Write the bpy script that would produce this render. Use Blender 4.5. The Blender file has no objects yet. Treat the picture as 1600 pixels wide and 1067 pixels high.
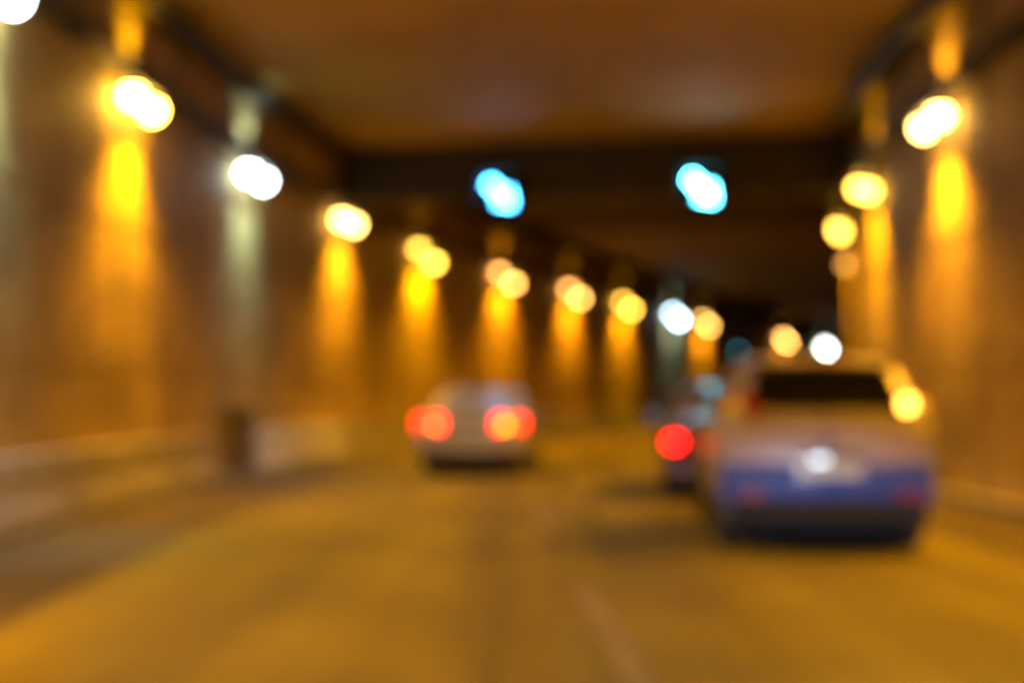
import bpy, bmesh, math, random
from mathutils import Vector, Matrix
random.seed(7)
S = bpy.context.scene
COL = S.collection
PI = math.pi

# ------------------------------------------------------------------ camera
cam_d = bpy.data.cameras.new("camera")
cam = bpy.data.objects.new("camera", cam_d)
COL.objects.link(cam)
S.camera = cam
cam.location = (0, 0, 1.3)
cam.rotation_euler = (math.radians(90 + 2.2), 0, 0)
cam_d.sensor_width = 36
cam_d.lens = 50
cam_d.clip_start = 0.05
cam_d.clip_end = 600
cam_d.dof.use_dof = True            # the photograph is focused on something very near
cam_d.dof.focus_distance = 1.0
cam_d.dof.aperture_fstop = 2.45
cam_d.dof.aperture_blades = 0

# ------------------------------------------------------------------ world: night sky outside the tunnel
W = bpy.data.worlds.new("World")
S.world = W
W.use_nodes = True
nt = W.node_tree
sky = nt.nodes.new("ShaderNodeTexSky")
sky.sky_type = 'NISHITA'
sky.sun_disc = False
sky.sun_elevation = math.radians(-4)
sky.sun_rotation = math.radians(200)
bg = nt.nodes["Background"]
bg.inputs[1].default_value = 0.05
nt.links.new(sky.outputs[0], bg.inputs[0])

S.view_settings.view_transform = 'Standard'
S.view_settings.look = 'None'
S.view_settings.exposure = 0.0
S.view_settings.gamma = 1.0
S.render.engine = 'CYCLES'
S.cycles.use_denoising = True
S.cycles.sample_clamp_indirect = 8
S.cycles.caustics_reflective = False
S.cycles.caustics_refractive = False
S.cycles.max_bounces = 6
S.cycles.diffuse_bounces = 4

# light levels, tuned in one place
POOL, UP, ROADL, BULB = 34.0, 90.0, 2200.0, 36.0
COLS = {  # light colour of each kind of lamp
    'yellow': (1.0, 0.415, 0.002), 'amber': (1.0, 0.41, 0.012), 'orange': (1.0, 0.38, 0.006),
    'white': (0.56, 0.86, 0.98), 'blue': (0.50, 0.75, 1.0)}
POOLC = {'yellow': (1.0, 0.52, 0.002), 'amber': (1.0, 0.49, 0.03), 'orange': (1.0, 0.45, 0.015),
    'white': (0.62, 0.90, 1.10), 'blue': (0.50, 0.80, 1.15)}
BULBC = {'yellow': (1.0, 0.52, 0.06), 'amber': (1.0, 0.55, 0.12), 'orange': (1.0, 0.45, 0.10),
         'white': (0.85, 1.0, 0.95), 'blue': (0.55, 0.80, 1.0)}

# low beams of the car that carries the camera (its nose is below the frame)
for hx in (-.45, .85):
    hd = bpy.data.lights.new("headlight_beam", 'SPOT')
    hd.energy = 2000 if hx > 0 else 1500; hd.color = (0.72, 0.84, 1.0)
    hd.spot_size = math.radians(36); hd.spot_blend = 0.25; hd.shadow_soft_size = 0.06
    ho = bpy.data.objects.new("headlight_beam", hd)
    COL.objects.link(ho)
    ho.location = (hx, 1.6, .68)
    ho.rotation_euler = (math.radians(90 - 15.3), 0, math.radians(-9 if hx > 0 else 3))

# ------------------------------------------------------------------ helpers
def tag(o, label=None, cat=None, group=None, kind=None):
    if label: o['label'] = label
    if cat: o['category'] = cat
    if group: o['group'] = group
    if kind: o['kind'] = kind
    return o

def empty(name, loc, rz=0.0, label=None, cat=None, group=None):
    o = bpy.data.objects.new(name, None)
    COL.objects.link(o)
    o.location = loc
    o.rotation_euler = (0, 0, rz)
    o.empty_display_size = 0.2
    return tag(o, label, cat, group)

def link(name, me, mat=None, parent=None, smooth=False):
    o = bpy.data.objects.new(name, me)
    COL.objects.link(o)
    if mat and not me.materials: me.materials.append(mat)
    if parent: o.parent = parent
    if smooth:
        for p in me.polygons: p.use_smooth = True
    return o

def build(name, bm, mat=None, parent=None, smooth=False):
    bmesh.ops.recalc_face_normals(bm, faces=bm.faces)
    me = bpy.data.meshes.new(name)
    bm.to_mesh(me); bm.free()
    return link(name, me, mat, parent, smooth)

def box(bm, c, d, bev=0.0, rot=None):
    r = bmesh.ops.create_cube(bm, size=1.0)
    vs = r['verts']
    for v in vs: v.co = Vector((v.co.x * d[0], v.co.y * d[1], v.co.z * d[2]))
    if bev > 0:
        es = list({e for v in vs for e in v.link_edges})
        rb = bmesh.ops.bevel(bm, geom=es, offset=bev, segments=2, affect='EDGES', profile=0.6)
        vs = list({v for f in rb['faces'] for v in f.verts} | {v for v in vs if v.is_valid})
    for v in vs:
        if rot: v.co = rot @ v.co
        v.co += Vector(c)
    return vs

def tube(bm, a, b, r, n=10, r2=None):
    a, b = Vector(a), Vector(b)
    d = b - a
    q = d.to_track_quat('Z', 'Y')
    rr = bmesh.ops.create_cone(bm, cap_ends=True, segments=n, radius1=r, radius2=r if r2 is None else r2, depth=d.length)
    for v in rr['verts']: v.co = q @ v.co + (a + b) / 2

def lathe(bm, prof, n=28, axis='X'):
    rings = []
    for (h, r) in prof:
        ring = []
        for i in range(n):
            t = 2 * PI * i / n
            p = (h, r * math.cos(t), r * math.sin(t)) if axis == 'X' else \
                ((r * math.cos(t), h, r * math.sin(t)) if axis == 'Y' else (r * math.cos(t), r * math.sin(t), h))
            ring.append(bm.verts.new(p))
        rings.append(ring)
    for a, b in zip(rings, rings[1:]):
        for i in range(n):
            bm.faces.new((a[i], a[(i + 1) % n], b[(i + 1) % n], b[i]))
    if prof[0][1] > 1e-4: bm.faces.new(rings[0])
    if prof[-1][1] > 1e-4: bm.faces.new(rings[-1])

def prism(bm, pts, y0, y1):
    """polygon in x,z pulled from y0 to y1"""
    a = [bm.verts.new((p[0], y0, p[1])) for p in pts]
    b = [bm.verts.new((p[0], y1, p[1])) for p in pts]
    n = len(pts)
    bm.faces.new(a); bm.faces.new(b[::-1])
    for i in range(n): bm.faces.new((a[i], a[(i + 1) % n], b[(i + 1) % n], b[i]))

def mat(name, col, rough=0.6, metal=0.0, noise=None, bump=None, coat=0.0, spec=0.5, emit=None, es=0.0, rvar=0.0):
    m = bpy.data.materials.new(name)
    m.use_nodes = True
    t = m.node_tree
    b = t.nodes["Principled BSDF"]
    b.inputs["Base Color"].default_value = (*col, 1)
    b.inputs["Roughness"].default_value = rough
    b.inputs["Metallic"].default_value = metal
    b.inputs["Coat Weight"].default_value = coat
    b.inputs["Coat Roughness"].default_value = 0.05
    b.inputs["Specular IOR Level"].default_value = spec
    if emit:
        b.inputs["Emission Color"].default_value = (*emit, 1)
        b.inputs["Emission Strength"].default_value = es
    if noise or bump:
        tc = t.nodes.new("ShaderNodeTexCoord")
    if noise:
        # noise = list of (scale xyz, detail, low colour factor, high factor)
        cur = None
        for (sc, det, lo, hi) in noise:
            mp = t.nodes.new("ShaderNodeMapping")
            mp.inputs["Scale"].default_value = sc
            n = t.nodes.new("ShaderNodeTexNoise")
            n.inputs["Scale"].default_value = 1.0
            n.inputs["Detail"].default_value = det
            n.inputs["Roughness"].default_value = 0.6
            t.links.new(tc.outputs["Object"], mp.inputs[0]); t.links.new(mp.outputs[0], n.inputs["Vector"])
            r = t.nodes.new("ShaderNodeMapRange")
            r.inputs[1].default_value = 0.3; r.inputs[2].default_value = 0.7
            r.inputs[3].default_value = lo; r.inputs[4].default_value = hi
            t.links.new(n.outputs[0], r.inputs[0])
            if cur is None: cur = r.outputs[0]
            else:
                mm = t.nodes.new("ShaderNodeMath"); mm.operation = 'MULTIPLY'
                t.links.new(cur, mm.inputs[0]); t.links.new(r.outputs[0], mm.inputs[1]); cur = mm.outputs[0]
        vm = t.nodes.new("ShaderNodeVectorMath"); vm.operation = 'SCALE'
        vm.inputs[0].default_value = col
        t.links.new(cur, vm.inputs["Scale"])
        t.links.new(vm.outputs[0], b.inputs["Base Color"])
        if rvar:
            mr = t.nodes.new("ShaderNodeMapRange")
            mr.inputs[1].default_value = 0.6; mr.inputs[2].default_value = 1.3
            mr.inputs[3].default_value = rough - rvar; mr.inputs[4].default_value = rough + rvar
            t.links.new(cur, mr.inputs[0]); t.links.new(mr.outputs[0], b.inputs["Roughness"])
    if bump:
        n = t.nodes.new("ShaderNodeTexNoise")
        n.inputs["Scale"].default_value = bump[0]; n.inputs["Detail"].default_value = 4
        bp = t.nodes.new("ShaderNodeBump")
        bp.inputs["Strength"].default_value = bump[1]; bp.inputs["Distance"].default_value = bump[2]
        t.links.new(tc.outputs["Object"], n.inputs["Vector"])
        t.links.new(n.outputs[0], bp.inputs["Height"]); t.links.new(bp.outputs[0], b.inputs["Normal"])
    return m

M = {
 'asphalt': mat('asphalt', (0.132, 0.114, 0.018), 0.75, spec=.12, noise=[((.9, .03, 1), 3, .50, 1.38), ((.5, .35, 1), 4, .68, 1.25), ((60, 60, 60), 2, .8, 1.2)], bump=(90, .5, .006), rvar=.1),
 'marking': mat('road_marking', (0.145, 0.116, 0.03), 0.6, noise=[((2.2, 2.2, 2), 5, .35, 1.15)]),
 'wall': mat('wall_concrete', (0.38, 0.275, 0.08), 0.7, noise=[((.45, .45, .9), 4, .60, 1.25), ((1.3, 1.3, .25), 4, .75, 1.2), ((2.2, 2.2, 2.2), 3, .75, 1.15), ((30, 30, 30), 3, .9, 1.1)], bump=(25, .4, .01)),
 'ceiling': mat('ceiling_concrete', (0.37, 0.25, 0.03), 0.8, noise=[((.25, .25, .25), 4, .65, 1.2), ((8, 8, 8), 3, .9, 1.1)], bump=(20, .3, .01)),
 'shoulder': mat('shoulder_asphalt', (0.062, 0.048, 0.022), 0.8, spec=.2, noise=[((.8, .8, .8), 4, .7, 1.25), ((60, 60, 60), 2, .8, 1.2)], bump=(90, .5, .006)),
 'ceiling_shade': mat('shaded_ceiling', (0.055, 0.038, 0.012), 0.85, spec=.2, noise=[((.25, .25, .25), 4, .6, 1.3), ((8, 8, 8), 3, .9, 1.1)]),  # shade behind the gantry painted into the ceiling colour
 'ceiling_dim': mat('dimmed_ceiling', (0.17, 0.115, 0.018), 0.8, noise=[((.25, .25, .25), 4, .65, 1.2), ((8, 8, 8), 3, .9, 1.1)]),  # dimmer light of the far ceiling painted into its colour
 'barrier': mat('barrier_concrete', (0.24, 0.225, 0.20), 0.65, noise=[((.55, .55, .9), 4, .5, 1.25), ((25, 25, 25), 3, .9, 1.1)], bump=(30, .4, .006)),
 'kerb': mat('kerb_concrete', (0.15, 0.14, 0.12), 0.8, noise=[((2, 2, 2), 4, .7, 1.2)]),
 'dark_steel': mat('dark_steel', (0.04, 0.034, 0.026), 0.55, 0.3, noise=[((2, 2, 2), 3, .8, 1.2)]),
 'black_steel': mat('black_steel', (0.03, 0.026, 0.02), 0.6, noise=[((2, 2, 2), 3, .8, 1.2)]),
 'black_face': mat('matt_black', (0.006, 0.006, 0.006), 0.9, spec=.1, noise=[((20, 20, 20), 2, .8, 1.2)]),
 'barrier_lit': mat('lit_barrier_concrete', (0.40, 0.40, 0.42), 0.65, noise=[((.7, .7, 1.2), 4, .7, 1.15), ((25, 25, 25), 3, .9, 1.1)], bump=(30, .4, .006)),  # same concrete, lamp and headlight light painted in as a paler colour
 'galv': mat('galvanised_steel', (0.28, 0.28, 0.27), 0.45, 0.7, noise=[((9, 9, 9), 3, .8, 1.15)]),
 'lamp_body': mat('lamp_body', (0.10, 0.10, 0.095), 0.5, 0.2, noise=[((9, 9, 9), 3, .8, 1.15)]),
 'rubber': mat('rubber', (0.02, 0.02, 0.02), 0.8, noise=[((20, 20, 20), 2, .8, 1.2)]),
 'alloy': mat('alloy', (0.45, 0.45, 0.46), 0.3, 0.9, noise=[((15, 15, 15), 2, .9, 1.1)]),
 'chrome': mat('chrome', (0.75, 0.75, 0.76), 0.12, 1.0, noise=[((15, 15, 15), 2, .95, 1.05)]),
 'mirror': mat('mirror_glass', (0.09, 0.09, 0.10), 0.14, 1.0, noise=[((15, 15, 15), 2, .95, 1.05)]),
 'trim': mat('black_trim', (0.018, 0.018, 0.02), 0.8, spec=.2, noise=[((20, 20, 20), 2, .8, 1.2)]),
 'glass': mat('dark_car_glass', (0.012, 0.012, 0.013), 0.06, spec=0.6, noise=[((3, 3, 3), 2, .9, 1.1)]),
 'silver': mat('silver_paint', (0.29, 0.255, 0.35), 0.45, 0.15, noise=[((120, 120, 120), 1, .92, 1.08), ((1.5, 1.5, 1.5), 3, .9, 1.05)], coat=.1),
 'bluegrey': mat('blue_grey_bumper', (0.018, 0.05, 0.30), 0.55, 0.0, noise=[((120, 120, 120), 1, .92, 1.08)], coat=.1),
 'whitepaint': mat('white_paint', (0.33, 0.34, 0.42), 0.35, noise=[((1.5, 1.5, 1.5), 3, .9, 1.03)], coat=1.0),
 'darkpaint': mat('dark_paint', (0.03, 0.028, 0.028), 0.3, 0.2, noise=[((100, 100, 100), 1, .9, 1.1)], coat=1.0),
 'red_off': mat('red_lens', (0.28, 0.012, 0.012), 0.15, coat=1.0, noise=[((40, 40, 40), 1, .85, 1.1)]),
 'clear_lens': mat('clear_lens', (0.8, 0.8, 0.8), 0.35, 0.0, coat=1.0, noise=[((40, 40, 40), 1, .85, 1.1)]),
 'red_on': mat('red_lens_lit', (0.3, 0.01, 0.01), 0.2, emit=(1, 0.0, 0.004), es=12),
 'brake_on': mat('brake_lamp_lit', (0.4, 0.1, 0.02), 0.2, emit=(1, 0.34, 0.004), es=10),
 'red_far': mat('red_lens_lit_small', (0.3, 0.01, 0.01), 0.2, emit=(1, 0.002, 0.003), es=16),
 'amber_on': mat('amber_lens_lit', (0.5, 0.2, 0.02), 0.2, emit=(1, 0.5, 0.06), es=12),
 'plate_glint': mat('plate_glint_glow', (0.7, 0.75, 0.8), 0.2, emit=(0.55, 0.8, 1.0), es=3.2),  # glow stands in for a bright reflection by the plate
 'plate': mat('number_plate', (0.35, 0.36, 0.38), 0.35, noise=[((9, 9, 9), 2, .9, 1.05)]),
 'door': mat('door_paint', (0.10, 0.08, 0.05), 0.5, noise=[((2, 2, 4), 3, .8, 1.2)]),
 'signal_blue': mat('signal_led_blue', (0.05, 0.2, 0.3), 0.3, emit=(0.06, 0.48, 1.0), es=48),
 'signal_cyan': mat('signal_led_cyan', (0.05, 0.2, 0.3), 0.3, emit=(0.09, 0.78, 1.0), es=66),
 'exit': mat('exit_lamp_teal', (0.05, 0.2, 0.3), 0.3, emit=(0.03, 0.30, 0.42), es=5),
}

# ------------------------------------------------------------------ tunnel alignment (a straight, then a bend to the right)
X0, TH0, S1, S2, K1, K2 = 0.9097, -0.0331, 12.98, 41.64, 0.0131, 0.0005
STEP = 0.05
_tab = []
x, y, th = X0, 0.0, TH0
for i in range(int(170 / STEP)):
    s = i * STEP
    _tab.append((x, y, th))
    th += (0 if s < S1 else K1 if s < S2 else K2) * STEP
    x += math.sin(th) * STEP; y += math.cos(th) * STEP
def frame(s):
    if s <= 0: return X0 + math.sin(TH0) * s, math.cos(TH0) * s, TH0
    return _tab[min(int(round(s / STEP)), len(_tab) - 1)]
def P(s, off, z):
    x, y, t = frame(s)
    return Vector((x + off * math.cos(t), y - off * math.sin(t), z))

SA, SB = -14.0, 160.0
HW = 5.2            # wall line, from the tunnel centre line
HC = 6.42           # ceiling
HL = 4.9            # lamps

def stations(a, b, step=1.0):
    n = max(1, int(math.ceil((b - a) / step)))
    return [a + (b - a) * i / n for i in range(n + 1)]

def sweep(name, prof, a, b, m, parent=None, step=1.0, closed=False, smooth=False):
    bm = bmesh.new()
    rings = [[bm.verts.new(P(s, o, z)) for (o, z) in prof] for s in stations(a, b, step)]
    n = len(prof)
    for r0, r1 in zip(rings, rings[1:]):
        for i in range(n if closed else n - 1):
            j = (i + 1) % n
            bm.faces.new((r0[i], r1[i], r1[j], r0[j]))
    if closed:
        bm.faces.new(rings[0]); bm.faces.new(rings[-1])
    return build(name, bm, m, parent, smooth)

# road, shoulders, ceiling
tag(sweep('road', [(o, 0.0) for o in (-4.95, -2.5, 0, 2.5, 4.95)], SA, SB, M['asphalt']), kind='structure')
for ca, cb, cm in ((SA, 28.6, 'ceiling'), (28.6, 44.0, 'ceiling_shade'), (44.0, SB, 'ceiling_dim')):  # sections past the gantry have the falling light painted in
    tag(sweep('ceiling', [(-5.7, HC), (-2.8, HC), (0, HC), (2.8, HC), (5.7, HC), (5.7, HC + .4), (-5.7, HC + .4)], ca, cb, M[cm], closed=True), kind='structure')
for sd, nm in ((-1, 'kerb'), (1, 'kerb')):
    pr = [(sd * 4.95, -.2), (sd * 4.95, .10), (sd * 4.97, .12), (sd * 5.45, .12), (sd * 5.45, -.2)]
    tag(sweep(nm, pr, SA, SB, M['kerb'], closed=True), kind='structure')

# walls: poured bays with recessed joints and two horizontal grooves
def wall(sd, label):
    bm = bmesh.new()
    BAY = 3.1
    ss = []
    k = SA
    while k < SB:
        for d in (0.0, 0.04, 0.06, BAY / 2, BAY - .06, BAY - .04): ss.append((k + d, d < .05 or d > BAY - .05))
        k += BAY
    zs = [(-.1, 0), (1.55, 0), (1.56, 1), (1.60, 1), (1.61, 0), (3.3, 0), (3.31, 1), (3.35, 1), (3.36, 0), (5.0, 0), (HC + .2, 0)]
    rings = []
    for s, g in ss:
        ring = [bm.verts.new(P(s, sd * (HW + (.025 if (g or h) else 0)), z)) for z, h in zs]
        ring += [bm.verts.new(P(s, sd * (HW + .5), HC + .2)), bm.verts.new(P(s, sd * (HW + .5), -.1))]
        rings.append(ring)
    n = len(rings[0])
    for r0, r1 in zip(rings, rings[1:]):
        for i in range(n):
            bm.faces.new((r0[i], r1[i], r1[(i + 1) % n], r0[(i + 1) % n]))
    bm.faces.new(rings[0]); bm.faces.new(rings[-1])
    return tag(build('tunnel_wall', bm, M['wall']), label, 'wall')
wall(-1, 'long concrete tunnel wall on the outside of the bend, with most lamps')
wall(1, 'concrete tunnel wall on the inside of the bend, beside the silver car')

# white-grey markings: worn dashes between the lanes and an edge line each side
def strip(name, o0, o1, a, b, label):
    bm = bmesh.new()
    pr = [(o0, 0.004), (o1, 0.004)]
    rings = [[bm.verts.new(P(s, o, z)) for (o, z) in pr] for s in stations(a, b, 1.0)]
    for r0, r1 in zip(rings, rings[1:]): bm.faces.new((r0[0], r1[0], r1[1], r0[1]))
    o = build(name, bm, M['marking'])
    return tag(o, kind='structure')
for k in range(12):
    a = 6.2 + k * 8.0
    strip('lane_dash', -.06 - .12, -.06 + .03, a, a + 3.6, None)
for sd in (-1, 1):
    bm = bmesh.new()
    rg = [[bm.verts.new(P(q, sd * o, .004)) for o in (3.55, 4.2, 4.94)] for q in stations(SA, SB)]
    for r0, r1 in zip(rg, rg[1:]):
        for i in range(2): bm.faces.new((r0[i], r1[i], r1[i + 1], r0[i + 1]))
    tag(build('road_shoulder', bm, M['shoulder']), kind='structure')

# concrete barrier pieces along the foot of the left wall, with one gap where a dark cabinet stands
def barrier(a, b, label, group, sd=-1, m='barrier', h=.74):
    pr = [(sd * 5.20, .12), (sd * 4.98, .12), (sd * 4.985, .20), (sd * 5.03, .36), (sd * 5.06, h - .02), (sd * 5.08, h), (sd * 5.20, h)]
    o = sweep('concrete_barrier', pr, a, b - .03, M[m], closed=True, step=1.0)
    return tag(o, label, 'barrier', group)
GB = 'concrete barriers along the outer wall'
edges = [(-2.0, 4.0), (4.0, 10.0), (10.0, 15.0), (15.0, 20.9), (23.0, 28.6), (28.6, 34.6), (34.6, 40.6), (40.6, 46.6), (46.6, 52.6), (52.6, 58.6), (58.6, 64.6), (64.6, 70.6)]
texts = [None, None, 'pale low concrete barrier at the left edge of the photo', 'pale low concrete barrier just before the dark cabinet on the left',
 'low concrete barrier painted paler as if lit, just beyond the dark cabinet on the left', 'low concrete barrier two pieces beyond the dark cabinet, left of the white car',
 'low concrete barrier hidden mostly behind the white car', 'low concrete barrier showing right of the white car', 'low concrete barrier under the sixth pool of light',
 'low concrete barrier under the seventh pool of light', 'low concrete barrier under the bluish far lamp', 'farthest low concrete barrier before the silver car hides the wall']
for (a, b), t in zip(edges, texts):
    if t: barrier(a, b, t, GB, m='barrier_lit' if a in (23.0,) else 'barrier')  # one piece carries painted-on light

# dark cabinet standing in the gap
def cabinet(s):
    x, y, t = frame(s)
    p = P(s, -5.03, .12)
    r = empty('hydrant_cabinet', p, -t, 'low dark steel cabinet standing in the gap between two pale barriers', 'cabinet')
    bm = bmesh.new(); box(bm, (0, 0, .52), (.34, .5, 1.0), .02); build('cabinet_body', bm, M['door'], r)
    bm = bmesh.new(); box(bm, (.18, 0, .53), (.02, .42, .88), .006); d = build('door', bm, M['dark_steel'], r)
    bm = bmesh.new(); tube(bm, (.205, .15, .46), (.205, .15, .66), .012); box(bm, (.197, .15, .46), (.03, .02, .02)); box(bm, (.197, .15, .66), (.03, .02, .02)); build('handle', bm, M['galv'], d)
cabinet(21.95)

# cable trays above the lamps, a dark duct in each upper corner
def tray(sd, label):
    r = empty('cable_tray', P(0, sd * 5.1, 5.2), 0, label, 'cable tray')
    off = Matrix.Translation(-r.location)
    def sw(name, pr, m, step=1.0):
        o = sweep(name, pr, SA, SB, m, None, step, closed=True)
        o.data.transform(off); o.parent = r
        return o
    sw('tray_channel', [(sd * 5.18, 5.16), (sd * 4.88, 5.16), (sd * 4.88, 5.30), (sd * 4.895, 5.30), (sd * 4.895, 5.175), (sd * 5.165, 5.175), (sd * 5.165, 5.30), (sd * 5.18, 5.30)], M['black_steel'])
    for k, (o, rad) in enumerate(((4.94, .032), (5.02, .04), (5.11, .03))):
        pr = [(sd * o + rad * math.cos(a), 5.178 + rad + rad * math.sin(a)) for a in [i * PI / 4 for i in range(8)]]
        sw('cable', pr, M['rubber'], 2.0)
    bm = bmesh.new()
    s = SA + 1
    while s < SB - 1:
        x, y, t = frame(s)
        c = P(s, sd * 5.05, 5.13)
        box(bm, c - r.location, (.30, .05, .055), 0, Matrix.Rotation(-t, 3, 'Z'))
        s += 2.0
    tag(build('wall_bracket', bm, M['dark_steel'], r), kind='stuff')
tray(-1, 'dark steel cable tray along the left wall just above its lamps')
tray(1, 'dark steel cable tray along the right wall just above its lamps')

def duct(sd, o, label):
    R = .14
    pr = [(sd * o + R * math.cos(i * PI / 6), HC - R - .05 + R * math.sin(i * PI / 6)) for i in range(12)]
    r = empty('ventilation_duct', P(0, sd * o, HC - R), 0, label, 'duct')
    q = sweep('pipe', pr, SA, SB, M['black_steel'], None, 1.0, closed=True, smooth=True)
    q.data.transform(Matrix.Translation(-r.location)); q.parent = r
    bm = bmesh.new(); s = SA + 2
    while s < SB - 1:
        x, y, t = frame(s)
        box(bm, P(s, sd * o, HC - .03) - r.location, (.40, .05, .06), 0, Matrix.Rotation(-t, 3, 'Z'))
        s += 3.1
    tag(build('hanger', bm, M['dark_steel'], r), kind='stuff')
duct(-1, 4.98, 'black round duct under the ceiling along the left wall')
duct(1, 4.82, 'black round duct under the ceiling along the right wall')

# ------------------------------------------------------------------ wall lamps
_bm = {}
def bulb_mat(kind, k):
    key = (kind, k)
    if key not in _bm:
        _bm[key] = mat('lamp_glass_%s' % kind, (.6, .6, .55), .3, emit=BULBC[kind], es=BULB * k)
    return _bm[key]

def lamp_meshes():
    d = {}
    bm = bmesh.new(); box(bm, (0, .03, .10), (.34, .06, .26), .012); box(bm, (0, .13, .155), (.07, .16, .05), .008); d['bracket'] = bm
    for nm, q in (('housing', .42), ('long_housing', .62)):  # paired bulbs, wider on far lamps, added to draw shake-doubled lights
        bm = bmesh.new(); box(bm, (0, .20, .16), (2 * q + .36, .22, .09), .03)
        for sx in (-q, q): tube(bm, (sx, .20, .06), (sx, .20, .13), .09, 14, .075)
        if q > .5: tube(bm, (-q, .20, -.16), (-q, .20, .08), .035, 10)  # stem for the bulb dropped to slant the drawn smear
        d[nm] = bm
    bm = bmesh.new()
    prof = [(.065, .095)] + [(-.15 * math.sin(a) + .02, .125 * math.cos(a)) for a in (0, .35, .7, 1.0, 1.3)] + [(-.132, .0001)]
    lathe(bm, prof, 16, 'Z'); bmesh.ops.remove_doubles(bm, verts=bm.verts, dist=.001); d['bulb'] = bm
    bm = bmesh.new(); box(bm, (0, .15, .46), (.20, .14, .07), .015); tube(bm, (0, .15, .18), (0, .15, .43), .018, 8); d['uplight'] = bm
    out = {}
    for k, b in d.items():
        bmesh.ops.recalc_face_normals(b, faces=b.faces)
        me = bpy.data.meshes.new(k); b.to_mesh(me); b.free()
        out[k] = me
    for k, m in (('bracket', 'lamp_body'), ('housing', 'lamp_body'), ('long_housing', 'lamp_body'), ('uplight', 'lamp_body')): out[k].materials.append(M[m])
    for p in out['bulb'].polygons: p.use_smooth = True
    return out
LM = lamp_meshes()

def light(name, typ, loc, direction, power, col, parent, ang=None, blend=.5, rad=.05):
    d = bpy.data.lights.new(name, typ)
    d.energy = power; d.color = col
    d.shadow_soft_size = rad
    if typ == 'SPOT': d.spot_size = math.radians(ang); d.spot_blend = blend
    o = bpy.data.objects.new(name, d)
    COL.objects.link(o)
    o.parent = parent
    o.location = loc
    o.rotation_euler = Vector(direction).to_track_quat('-Z', 'Y').to_euler()
    return o

GROUP_L = 'twin wall lamps along the left wall'
GROUP_R = 'twin wall lamps along the right wall'
def lamp(sd, s, kind, kb, kp, ku, kr, label):
    x, y, t = frame(s)
    p = P(s, sd * HW, HL)
    nx, ny = -sd * math.cos(t), sd * math.sin(t)      # towards the road
    r = empty('wall_lamp', p, math.atan2(-nx, ny), label, 'lamp', GROUP_L if sd < 0 else GROUP_R)
    link('bracket', LM['bracket'], None, r)
    long = s > (30 if sd < 0 else 20)
    sp = .62 if long else .42
    link('housing', LM['long_housing' if long else 'housing'], None, r).name = 'housing'
    link('uplight', LM['uplight'], None, r)
    for sx, f in ((-sp, .62), (sp, 1.0)):  # second bulb added so each light doubles like a camera-shake smear
        if sd < 0: f = 1.62 - f
        if s < 30: f = .9
        me = LM['bulb'].copy()
        b = link('bulb', me, bulb_mat(kind, round(kb * f, 3)), r)
        b.location = (sx, .20, -.22 if long and sx < 0 else 0)
    c, pc = COLS[kind], POOLC[kind]
    if kp: 
        for lx in (-.5, .5): light('lamp_light', 'SPOT', (lx, .30, -.03), (0, -.25, -1), POOL * .7 * kp, pc, r, 124, 1.0, .06)
        for lx in (-.36, .36): light('lamp_light', 'SPOT', (lx, .29, -.08), (random.uniform(-.06, .06), random.uniform(-.07, -.13), -1), POOL * 8.5 * kp, pc, r, random.uniform(56, 70), 1.0, .06)
    if ku: light('lamp_light', 'SPOT', (0, .27, .51), (0, -.45, 1), UP * ku, pc, r, 105, 1.0, .04)
    if kr: light('lamp_light', 'SPOT', (0, .32, -.14), (0, .36, -1), ROADL * kr, c, r, 132, .8, .10)
    return r

lamp(-1, 12.5, 'white', 1.2, 1.3, .9, .1, 'white wall lamp cut by the top left corner of the photo')
lamp(-1, 17.25, 'yellow', 2.9, 1.7, 1.5, 1.0, 'brightest yellow lamp on the left wall, before the first white one')
lamp(-1, 22.75, 'white', 1.0, .95, .8, .1, 'cool white lamp between two yellow lamps on the left wall')
lamp(-1, 28.5, 'amber', 1.1, 1.3, .12, 1.0, 'amber lamp just beyond the cool white lamp on the left wall')
lamp(-1, 34.25, 'yellow', .62, 1.5, .1, 1.0, 'deep yellow lamp above and left of the white car')
lamp(-1, 40.75, 'orange', .6, 1.3, .5, 1.0, 'orange lamp straight above the white car, below the left signal')
lamp(-1, 47.5, 'orange', .7, 1.4, .3, 1.0, 'orange lamp first to the right of the white car')
lamp(-1, 54.25, 'yellow', .8, 1.5, .3, 1.0, 'yellow lamp just left of the distant bluish lamp')
lamp(-1, 62.25, 'blue', 1.3, .9, .4, .1, 'distant bluish white lamp on the outside of the bend')
lamp(-1, 68.25, 'amber', .8, 1.0, .3, .8, 'small amber lamp just right of the distant bluish lamp')
lamp(-1, 90.0, 'orange', 1.7, 1.0, .3, .8, 'tiny far orange lamp seen above the silver car roof')
lamp(-1, 106.0, 'white', 2.4, .8, .3, .1, 'tiny farthest white lamp seen above the silver car roof')
for k, (s, kd) in enumerate(((7.2, 'yellow'), (1.4, 'amber'), (-4.4, 'yellow'), (-10.0, 'yellow'))):
    tx = ('first', 'second', 'third', 'fourth')[k]
    lamp(-1, s, kd, 1.2, 1.3, 1.0, (.95, .3, .25, .25)[k], '%s %s lamp on the left wall behind the photo edge, outside the frame' % (tx, kd))
    lamp(1, s - .2, kd, 1.2, 1.3, 1.0, (.85, .3, .25, .25)[k], '%s %s lamp on the right wall behind the photo edge, outside the frame' % (tx, kd))
lamp(1, 12.6, 'amber', 1.0, 1.4, 1.2, 1.0, 'amber lamp nearest the camera on the right wall, outside the frame')
lamp(1, 18.75, 'amber', 1.3, 1.3, 1.2, 1.0, 'brightest amber white lamp on the right wall, topmost there')
lamp(1, 24.5, 'yellow', .75, 1.5, 1.0, 1.0, 'yellow lamp second from the top on the right wall')
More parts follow.
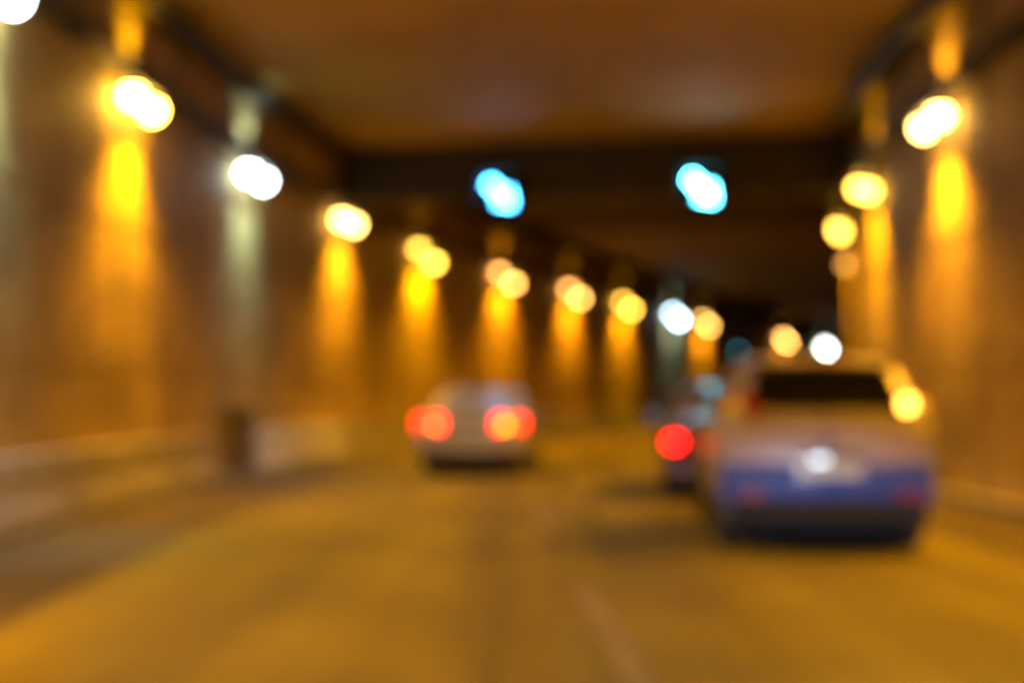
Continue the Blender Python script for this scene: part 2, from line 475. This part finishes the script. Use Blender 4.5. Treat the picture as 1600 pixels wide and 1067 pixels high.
lamp(1, 31.0, 'yellow', .75, 1.4, .12, 1.0, 'yellow lamp third from the top on the right wall')
lamp(1, 38.75, 'orange', .15, 1.2, .1, 1.0, 'faint lamp lowest of those on the right wall')

# small teal lit exit lamp far away on the outer wall
def exit_lamp(s):
    x, y, t = frame(s)
    r = empty('exit_lamp', P(s, -HW, 3.35), math.atan2(-math.cos(t), -math.sin(t)), 'small teal lit exit lamp far off on the wall, left of the silver car', 'exit sign')
    bm = bmesh.new(); box(bm, (0, .09, .2), (.9, .18, .5), .02); build('case', bm, M['dark_steel'], r)
    bm = bmesh.new(); box(bm, (0, .19, .2), (.82, .02, .42), .004); build('lit_panel', bm, M['exit'], r)
exit_lamp(76.0)

# ------------------------------------------------------------------ gantry across the ceiling and the two lane signals
GS = 28.6
def gantry():
    x, y, t = frame(GS)
    r = empty('overhead_gantry', P(GS, 0, 5.27), -t, 'dark steel gantry beam crossing under the ceiling, carrying two signals', 'gantry')
    bm = bmesh.new(); box(bm, (0, 0, .59), (10.38, .30, 1.06), .015); build('beam', bm, M['black_steel'], r)
    for z in (.03, 1.145):
        bm = bmesh.new(); box(bm, (0, 0, z), (10.38, .42, .05), .008); build('flange', bm, M['dark_steel'], r)
    me = None
    for k in range(14):
        if me is None:
            bm = bmesh.new(); box(bm, (0, -.17, .59), (.03, .06, 1.04)); o = build('stiffener', bm, M['dark_steel'], r); me = o.data
        else: o = link('stiffener', me, None, r)
        o.location = (-5.0 + k * .769, 0, 0)
    for sx in (-5.03, 5.03):
        bm = bmesh.new(); box(bm, (sx, 0, .585), (.32, .5, 1.12), .02); build('end_bracket', bm, M['dark_steel'], r)
gantry()

def signal(off, m, label, size=1.0):
    x, y, t = frame(GS)
    p = P(GS - .42, off, 5.33)
    r = empty('lane_signal', p, -t, label, 'traffic signal', 'lane signals under the gantry')
    bm = bmesh.new(); box(bm, (0, 0, 0), (.70, .22, .70), .03); build('housing', bm, M['black_steel'], r)
    bm = bmesh.new(); box(bm, (0, -.113, 0), (.64, .012, .64), .004); build('face_plate', bm, M['black_face'], r)
    bm = bmesh.new(); box(bm, (0, -.38, .34), (.72, .54, .02)); box(bm, (-.35, -.36, .06), (.02, .5, .54)); box(bm, (.35, -.36, .06), (.02, .5, .54)); build('visor', bm, M['black_face'], r)
    for sx in (-.28, .28):
        bm = bmesh.new(); tube(bm, (sx, .1, .2), (sx, .30, .2), .03); tube(bm, (sx, .1, -.02), (sx, .30, .1), .03); build('hanger', bm, M['dark_steel'], r)
    # lit arrow, its slant added to draw the camera-shake smear
    bm = bmesh.new()
    pts = [(-.07, .34), (.07, .34), (.07, -.06), (.20, -.06), (0, -.33), (-.20, -.06), (-.07, -.06)]
    a = math.radians(45)
    pts = [(size * (px * math.cos(a) - pz * math.sin(a)), size * (px * math.sin(a) + pz * math.cos(a))) for px, pz in pts]
    prism(bm, pts, -.135, -.118)
    build('lit_smear', bm, M[m], r)
signal(-1.72, 'signal_blue', 'blue lit lane signal with smear-shaped light over the left lane', 1.0)
signal(2.28, 'signal_cyan', 'brighter cyan lit lane signal with smear-shaped light over the right lane', 1.0)

# ------------------------------------------------------------------ cars
class Car:
    pass

def car(name, label, loc, rz, st, paint, spec):
    r = empty(name, loc, rz, label, 'car', spec.get('group'))
    st = list(st)
    def at(y):
        for a, b in zip(st, st[1:]):
            if a[0] <= y <= b[0]:
                f = (y - a[0]) / (b[0] - a[0])
                return [u + (v - u) * f for u, v in zip(a, b)]
        return st[-1]
    def half(q):
        y, zb, zl, zt, w, wr = q
        return [(w * .80, zb), (w * .93, zb + .05), (w * .985, zb + .16), (w, (zb + zl) * .5), (w * .985, zl - .07), (w * .955, zl),
                (w * .90 + (wr - w * .9) * .04, zl + (zt - zl) * .08 + .006), (wr + .035, zl + (zt - zl) * .80 + .008), (wr, zl + (zt - zl) * .92 + .012), (wr * .84, zt + .016), (wr * .45, zt + .032)]
    bm = bmesh.new()
    rings = []
    # finer stations
    ys = []
    for a, b in zip(st, st[1:]):
        n = max(1, int((b[0] - a[0]) / .16))
        ys += [a[0] + (b[0] - a[0]) * i / n for i in range(n)]
    ys.append(st[-1][0])
    for y in ys:
        h = half(at(y))
        ring = [bm.verts.new((px, y, pz)) for px, pz in h] + [bm.verts.new((-px, y, pz)) for px, pz in reversed(h)]
        rings.append(ring)
    n = len(rings[0])
    for a, b in zip(rings, rings[1:]):
        for i in range(n): bm.faces.new((a[i], a[(i + 1) % n], b[(i + 1) % n], b[i]))
    bm.faces.new(rings[0]); bm.faces.new(rings[-1][::-1])
    body = build('body', bm, M[paint], r, True)
    # wheel arches cut out
    R = spec['R']
    for wy in spec['wheels']:
        cb = bmesh.new(); tube(cb, (-1.2, wy, R), (1.2, wy, R), R + .055, 28)
        me = bpy.data.meshes.new('cut'); cb.to_mesh(me); cb.free()
        cut = bpy.data.objects.new('cut', me); COL.objects.link(cut); cut.parent = r
        bpy.context.view_layer.update()
        md = body.modifiers.new('b', 'BOOLEAN'); md.operation = 'DIFFERENCE'; md.object = cut; md.solver = 'EXACT'
        dg = bpy.context.evaluated_depsgraph_get()
        nm = bpy.data.meshes.new_from_object(body.evaluated_get(dg))
        body.modifiers.clear(); body.data = nm
        bpy.data.objects.remove(cut)
        bm = bmesh.new(); tube(bm, (-.62, wy, R + .02), (.62, wy, R + .02), R + .03, 20)
        build('wheel_well', bm, M['trim'], r)
    W2 = max(q[4] for q in st)
    for wy in spec['wheels']:
        for sd in (-1, 1):
            bm = bmesh.new()
            lathe(bm, [(-.10, R * .66), (-.105, R * .90), (-.085, R * .985), (0, R), (.085, R * .985), (.105, R * .90), (.10, R * .66)], 32)
            wv = build('tyre', bm, M['rubber'], None, True)
            bm = bmesh.new()
            lathe(bm, [(.09, R * .67), (.075, R * .62), (.02, R * .60)], 32)
            for k in range(5):
                q = Matrix.Rotation(k * 2 * PI / 5, 3, 'X')
                box(bm, q @ Vector((.07, 0, R * .33)), (.03, .07, R * .60), .008, q)
            tube(bm, (.0, 0, 0), (.09, 0, 0), .06, 14)
            rim = build('rim', bm, M['alloy'])
            wh = bpy.data.objects.new('wheel', wv.data); COL.objects.link(wh); bpy.data.objects.remove(wv)
            wh.parent = r; wh.location = (sd * (W2 - .125), wy, R)
            if sd < 0: wh.rotation_euler = (0, 0, PI)
            rim.parent = wh
    # glass
    def side_pt(sd, y, f):
        q = half(at(y))
        a, b = Vector((q[6][0], y, q[6][1])), Vector((q[7][0], y, q[7][1]))
        p = a.lerp(b, f)
        return Vector((sd * (p.x + .008), p.y, p.z + .003))
    for (b0, b1, t0, t1) in spec['side_windows']:
        for sd in (-1, 1):
            bm = bmesh.new(); g = []
            for i in range(7):
                f = i / 6
                g.append([bm.verts.new(side_pt(sd, (b0 + (b1 - b0) * f) * (1 - k / 4) + (t0 + (t1 - t0) * f) * k / 4, .05 + .9 * k / 4)) for k in range(5)])
            for a, b in zip(g, g[1:]):
                for k in range(4): bm.faces.new((a[k], a[k + 1], b[k + 1], b[k]))
            build('side_window', bm, M['glass'], r, True)
    def cross(name, y0, z0, w0, y1, z1, w1, m, out):
        bm = bmesh.new(); g = []
        for k in range(5):
            f = k / 4
            row = []
            for i in range(9):
                u = -1 + i / 4
                wv = w0 + (w1 - w0) * f
                row.append(bm.verts.new((u * wv, y0 + (y1 - y0) * f - out * (.03 * u * u - .03), z0 + (z1 - z0) * f - .012 * u * u)))
            g.append(row)
        for a, b in zip(g, g[1:]):
            for i in range(8): bm.faces.new((a[i], a[i + 1], b[i + 1], b[i]))
        bmesh.ops.solidify(bm, geom=list(bm.faces), thickness=.012)
        return build(name, bm, m, r, True)
    rw = cross('rear_window', *spec['rear_window'], M['glass'], -1)
    cross('windscreen', *spec['windscreen'], M['glass'], 1)
    # rear bumper
    yb, zb0, zb1, wb, bmname = spec['bumper']
    bm = bmesh.new()
    for v in box(bm, (0, 0, (zb0 + zb1) / 2), (wb * 2, .26, zb1 - zb0), .07): v.co.y += yb + .20 * (abs(v.co.x) / wb) ** 3
    build('rear_bumper', bm, M[bmname], r, True)
    bm = bmesh.new()
    for v in box(bm, (0, 0, zb0 - .04), (wb * 1.8, .22, .18), .03): v.co.y += yb + .03
    build('bumper_skirt', bm, M['trim'], r, True)
    for sx in (-1, 1):
        bm = bmesh.new(); box(bm, (sx * wb * .72, yb - .125, zb0 + .10), (.18, .03, .05), .01); build('reflector', bm, M['red_off'], r)
    # plate
    pz, py = spec['plate']
    bm = bmesh.new(); box(bm, (0, py, pz), (.52, .02, .115), .004); pl = build('number_plate', bm, M['plate'], r)
    bm = bmesh.new(); box(bm, (0, py + .01, pz + .115), (.56, .06, .035), .01); tr = build('plate_trim', bm, M['chrome'] if spec.get('chrome') else M['trim'], r)
    if spec.get('plate_glint'):
        bm = bmesh.new(); box(bm, (spec['plate_glint'], py - .028, pz + .085), (.12, .03, .045), .006); build('plate_glint', bm, M['plate_glint'], r)  # reflected highlight, added as a small glowing block
    # tail lamps: a red cluster with a clear or amber inner lens
    for sx in (-1, 1):
        (xa, xb, z0, z1, yt, yo) = spec['tail']
        bm = bmesh.new()
        for v in box(bm, (sx * (xa + xb) / 2, 0, (z0 + z1) / 2), (xb - xa, .12, z1 - z0), .03):
            v.co.y += yt + yo * ((abs(v.co.x) - xa) / (xb - xa)) ** 2
        tl = build('tail_light', bm, M[spec['tail_mat']], r, True)
        for (u, z, w, h, m, which) in spec['lenses']:
            if which and which != sx: continue
            yy = yt + yo * ((u - xa) / (xb - xa)) ** 2 - .058
            bm = bmesh.new(); lathe(bm, [(.0, 1), (-.012, .92), (-.018, .5), (-.02, .0001)], 18, 'Y')
            for v in bm.verts: v.co = Vector((v.co.x * w + sx * u, v.co.y + yy, v.co.z * h + z))
            bmesh.ops.remove_doubles(bm, verts=bm.verts, dist=.0005)
            build('lens', bm, M[m], tl, True)
    # headlights and grille
    yh, zh, xh = spec['head']
    for sx in (-1, 1):
        bm = bmesh.new()
        for v in box(bm, (sx * xh, 0, zh), (.36, .14, .15), .04): v.co.y += yh - .25 * max(0, abs(v.co.x) - xh)
        build('headlight', bm, M['clear_lens'], r, True)
    bm = bmesh.new(); box(bm, (0, yh + .08, zh - .06), (.7, .06, .16), .02); build('grille', bm, M['trim'], r)
    # mirrors
    ym, zm = spec['mirror']
    for sx in (-1, 1):
        q = half(at(ym))
        xm = q[5][0]
        bm = bmesh.new(); box(bm, (sx * (xm + .14), ym, zm + .04), (.21, .12, .15), .04); tube(bm, (sx * (xm - .03), ym, zm - .02), (sx * (xm + .08), ym, zm), .025, 8)
        mo = build('side_mirror', bm, M[paint], r, True)
        bm = bmesh.new(); box(bm, (sx * (xm + .14), ym - .062, zm + .04), (.17, .008, .11), .003); build('mirror_glass', bm, M['mirror'], mo)
    # handles
    for yh2 in spec['handles']:
        for sx in (-1, 1):
            q = half(at(yh2))
            bm = bmesh.new(); box(bm, (sx * (q[4][0] + .014), yh2, q[4][1] - .03), (.03, .18, .03), .008); build('door_handle', bm, M[paint], r)
    # door seams: recessed look by thin dark rubber strips
    for yd in spec['seams']:
        for sx in (-1, 1):
            bm = bmesh.new(); pv = None
            q = half(at(yd))
            for (a, b) in zip(q[2:5], q[3:6]):
                p0, p1 = Vector((sx * (a[0] + .001), yd, a[1])), Vector((sx * (b[0] + .001), yd, b[1]))
                c = (p0 + p1) / 2; d = p1 - p0
                box(bm, c, (.006, .008, d.length), 0, d.to_track_quat('Z', 'Y').to_matrix())
            build('door_seam', bm, M['trim'], r)
    # wiper, badge, boot handle, exhaust, aerial
    y0, z0, w0, y1, z1, w1 = spec['rear_window']
    if spec.get('wiper'):
        bm = bmesh.new(); tube(bm, (0, y0 - .035, z0 + .0), (.34, y0 - .02, z0 + .07), .010, 6); tube(bm, (0, y0 + .02, z0 - .01), (0, y0 - .05, z0 - .01), .022, 8); build('rear_wiper', bm, M['trim'], r)
    bz, by = spec['badge']
    bm = bmesh.new(); tube(bm, (0, by + .02, bz), (0, by - .015, bz), .045, 20); build('badge', bm, M['chrome'], r)
    bm = bmesh.new(); tube(bm, (-spec['exhaust'], yb - .10, zb0 - .06), (-spec['exhaust'], yb + .5, zb0 - .06), .035, 12); build('exhaust_pipe', bm, M['trim'], r)
    if spec.get('spoiler'):
        ysp, zsp, wsp = spec['spoiler']
        bm = bmesh.new()
        for v in box(bm, (0, 0, zsp), (wsp * 2, .26, .045), .018): v.co.y += ysp + .08 * (v.co.x / wsp) ** 2; v.co.z -= .05 * (v.co.x / wsp) ** 2
        sp = build('roof_spoiler', bm, M['darkpaint'], r, True)
        bm = bmesh.new(); box(bm, (0, ysp - .135, zsp - .006), (.26, .012, .02), .003); build('high_brake_light', bm, M['red_off'], sp)
        for sx in (-1, 1):
            bm = bmesh.new()
            pts = [(sx * .60, ysp + .45, zsp + .035), (sx * .60, ysp + 1.1, zsp + .09), (sx * .60, ysp + 1.8, zsp + .06)]
            for a, b in zip(pts, pts[1:]): tube(bm, a, b, .016, 8)
            for a in pts: tube(bm, a, (a[0], a[1], a[2] - .09), .016, 8)
            build('roof_rail', bm, M['trim'], r)
    ya, za = spec['aerial']
    bm = bmesh.new()
    prism(bm, [(-.02, 0), (.02, 0), (.006, .07), (-.006, .07)], -.08, .06)
    for v in bm.verts: v.co += Vector((0, ya - v.co.z * .6, za))
    build('aerial_fin', bm, M['trim'], r)
    # floor pan shading the road
    bm = bmesh.new(); box(bm, (0, 0, .27), (W2 * 1.55, (st[-1][0] - st[0][0]) * .9, .10), .02); build('underbody', bm, M['trim'], r)
    return r

# (y, sill, waist, top, half width, half roof width) from the tail forward
SUV = [(-2.10, .50, 1.00, 1.02, .80, .70), (-2.06, .40, 1.05, 1.12, .865, .72), (-1.98, .30, 1.12, 1.24, .89, .70), (-1.78, .28, 1.12, 1.54, .90, .635), (-1.55, .26, 1.12, 1.605, .90, .625),
       (-.6, .25, 1.09, 1.645, .90, .625), (.25, .25, 1.06, 1.61, .90, .62), (.50, .25, 1.05, 1.565, .90, .615), (1.22, .25, 1.02, 1.10, .895, .74), (1.45, .25, 1.00, 1.03, .885, .78),
       (1.90, .28, .90, .93, .85, .74), (2.08, .33, .74, .79, .78, .64), (2.13, .42, .64, .69, .70, .56)]
suv_spec = dict(R=.335, wheels=(-1.32, 1.30), side_windows=[(-1.72, -1.06, -1.52, -1.10), (-.98, -.08, -1.00, -.12), (.0, 1.02, -.02, .40)],
    rear_window=(-2.035, 1.205, .64, -1.80, 1.53, .56), windscreen=(1.20, 1.115, .70, .53, 1.555, .58),
    bumper=(-2.14, .40, .77, .88, 'bluegrey'), plate=(.70, -2.29), plate_glint=-.09,
    tail=(.56, .88, 1.10, 1.30, -2.03, .20), tail_mat='red_off',
    lenses=[(.76, 1.20, .085, .075, 'clear_lens', 0), (.65, 1.235, .065, .065, 'amber_on', 1)],
    head=(2.02, .76, .62), mirror=(.98, 1.06), handles=(-.75, .18), seams=(-1.0, -.05, 1.05), wiper=True, badge=(.93, -2.12),
    exhaust=.5, spoiler=(-1.82, 1.605, .60), aerial=(-1.35, 1.645))

SEDAN = [(-2.22, .48, .86, .88, .76, .66), (-2.17, .38, .93, .96, .83, .70), (-2.05, .30, .97, 1.02, .865, .72), (-1.72, .27, .98, 1.06, .875, .70), (-1.05, .25, .97, 1.36, .88, .60),
         (-.75, .24, .96, 1.42, .88, .595), (-.2, .24, .95, 1.445, .88, .60), (.3, .24, .94, 1.41, .88, .60), (.5, .24, .93, 1.37, .88, .60), (1.22, .24, .92, 1.0, .875, .72),
         (1.5, .25, .90, .94, .87, .76), (1.95, .28, .80, .85, .83, .72), (2.16, .33, .66, .71, .76, .62), (2.22, .42, .56, .61, .68, .54)]
sedan_spec = dict(R=.315, wheels=(-1.34, 1.33), side_windows=[(-1.42, -.98, -1.05, -.92), (-.9, -.06, -.86, -.10), (.02, 1.0, 0, .40)],
    rear_window=(-1.735, 1.075, .66, -1.07, 1.36, .55), windscreen=(1.20, 1.015, .68, .53, 1.365, .57),
    bumper=(-2.24, .33, .66, .86, 'whitepaint'), plate=(.76, -2.225),
    tail=(.44, .89, .73, .97, -2.19, .17), tail_mat='red_on',
    lenses=[(.57, .82, .05, .042, 'brake_on', -1), (.60, .83, .085, .065, 'brake_on', 1)],
    head=(2.10, .68, .60), mirror=(.98, .97), handles=(-.75, .18), seams=(-.98, -.02, 1.05), badge=(.90, -2.205),
    exhaust=.48, aerial=(-1.0, 1.37))

def place(name, label, cx, cy_rear, rz, st, paint, spec):
    L = -st[0][0]
    d = Vector((-math.sin(rz), math.cos(rz), 0))
    return car(name, label, Vector((cx, cy_rear, 0)) + d * L, rz, st, paint, spec)

place('hatchback_car', 'silver tall hatchback with blue grey bumper and one lit amber rear lamp', 2.60, 11.75, -.085, SUV, 'silver', suv_spec)
place('saloon_car', 'white saloon with both red tail lights glowing in the left lane', -.71, 23.3, -.10, SEDAN, 'whitepaint', sedan_spec)
dark_spec = dict(sedan_spec); dark_spec['tail_mat'] = 'red_off'
dark_spec['bumper'] = (-2.24, .33, .60, .86, 'darkpaint')
dark_spec['tail'] = (.50, .86, .62, .86, -2.26, .10)
dark_spec['lenses'] = [(.70, .74, .11, .08, 'red_far', 0)]
place('saloon_car', 'dark saloon mostly hidden in front of the silver hatchback, red lamp showing', 2.69, 17.4, -.11, SEDAN, 'darkpaint', dark_spec)
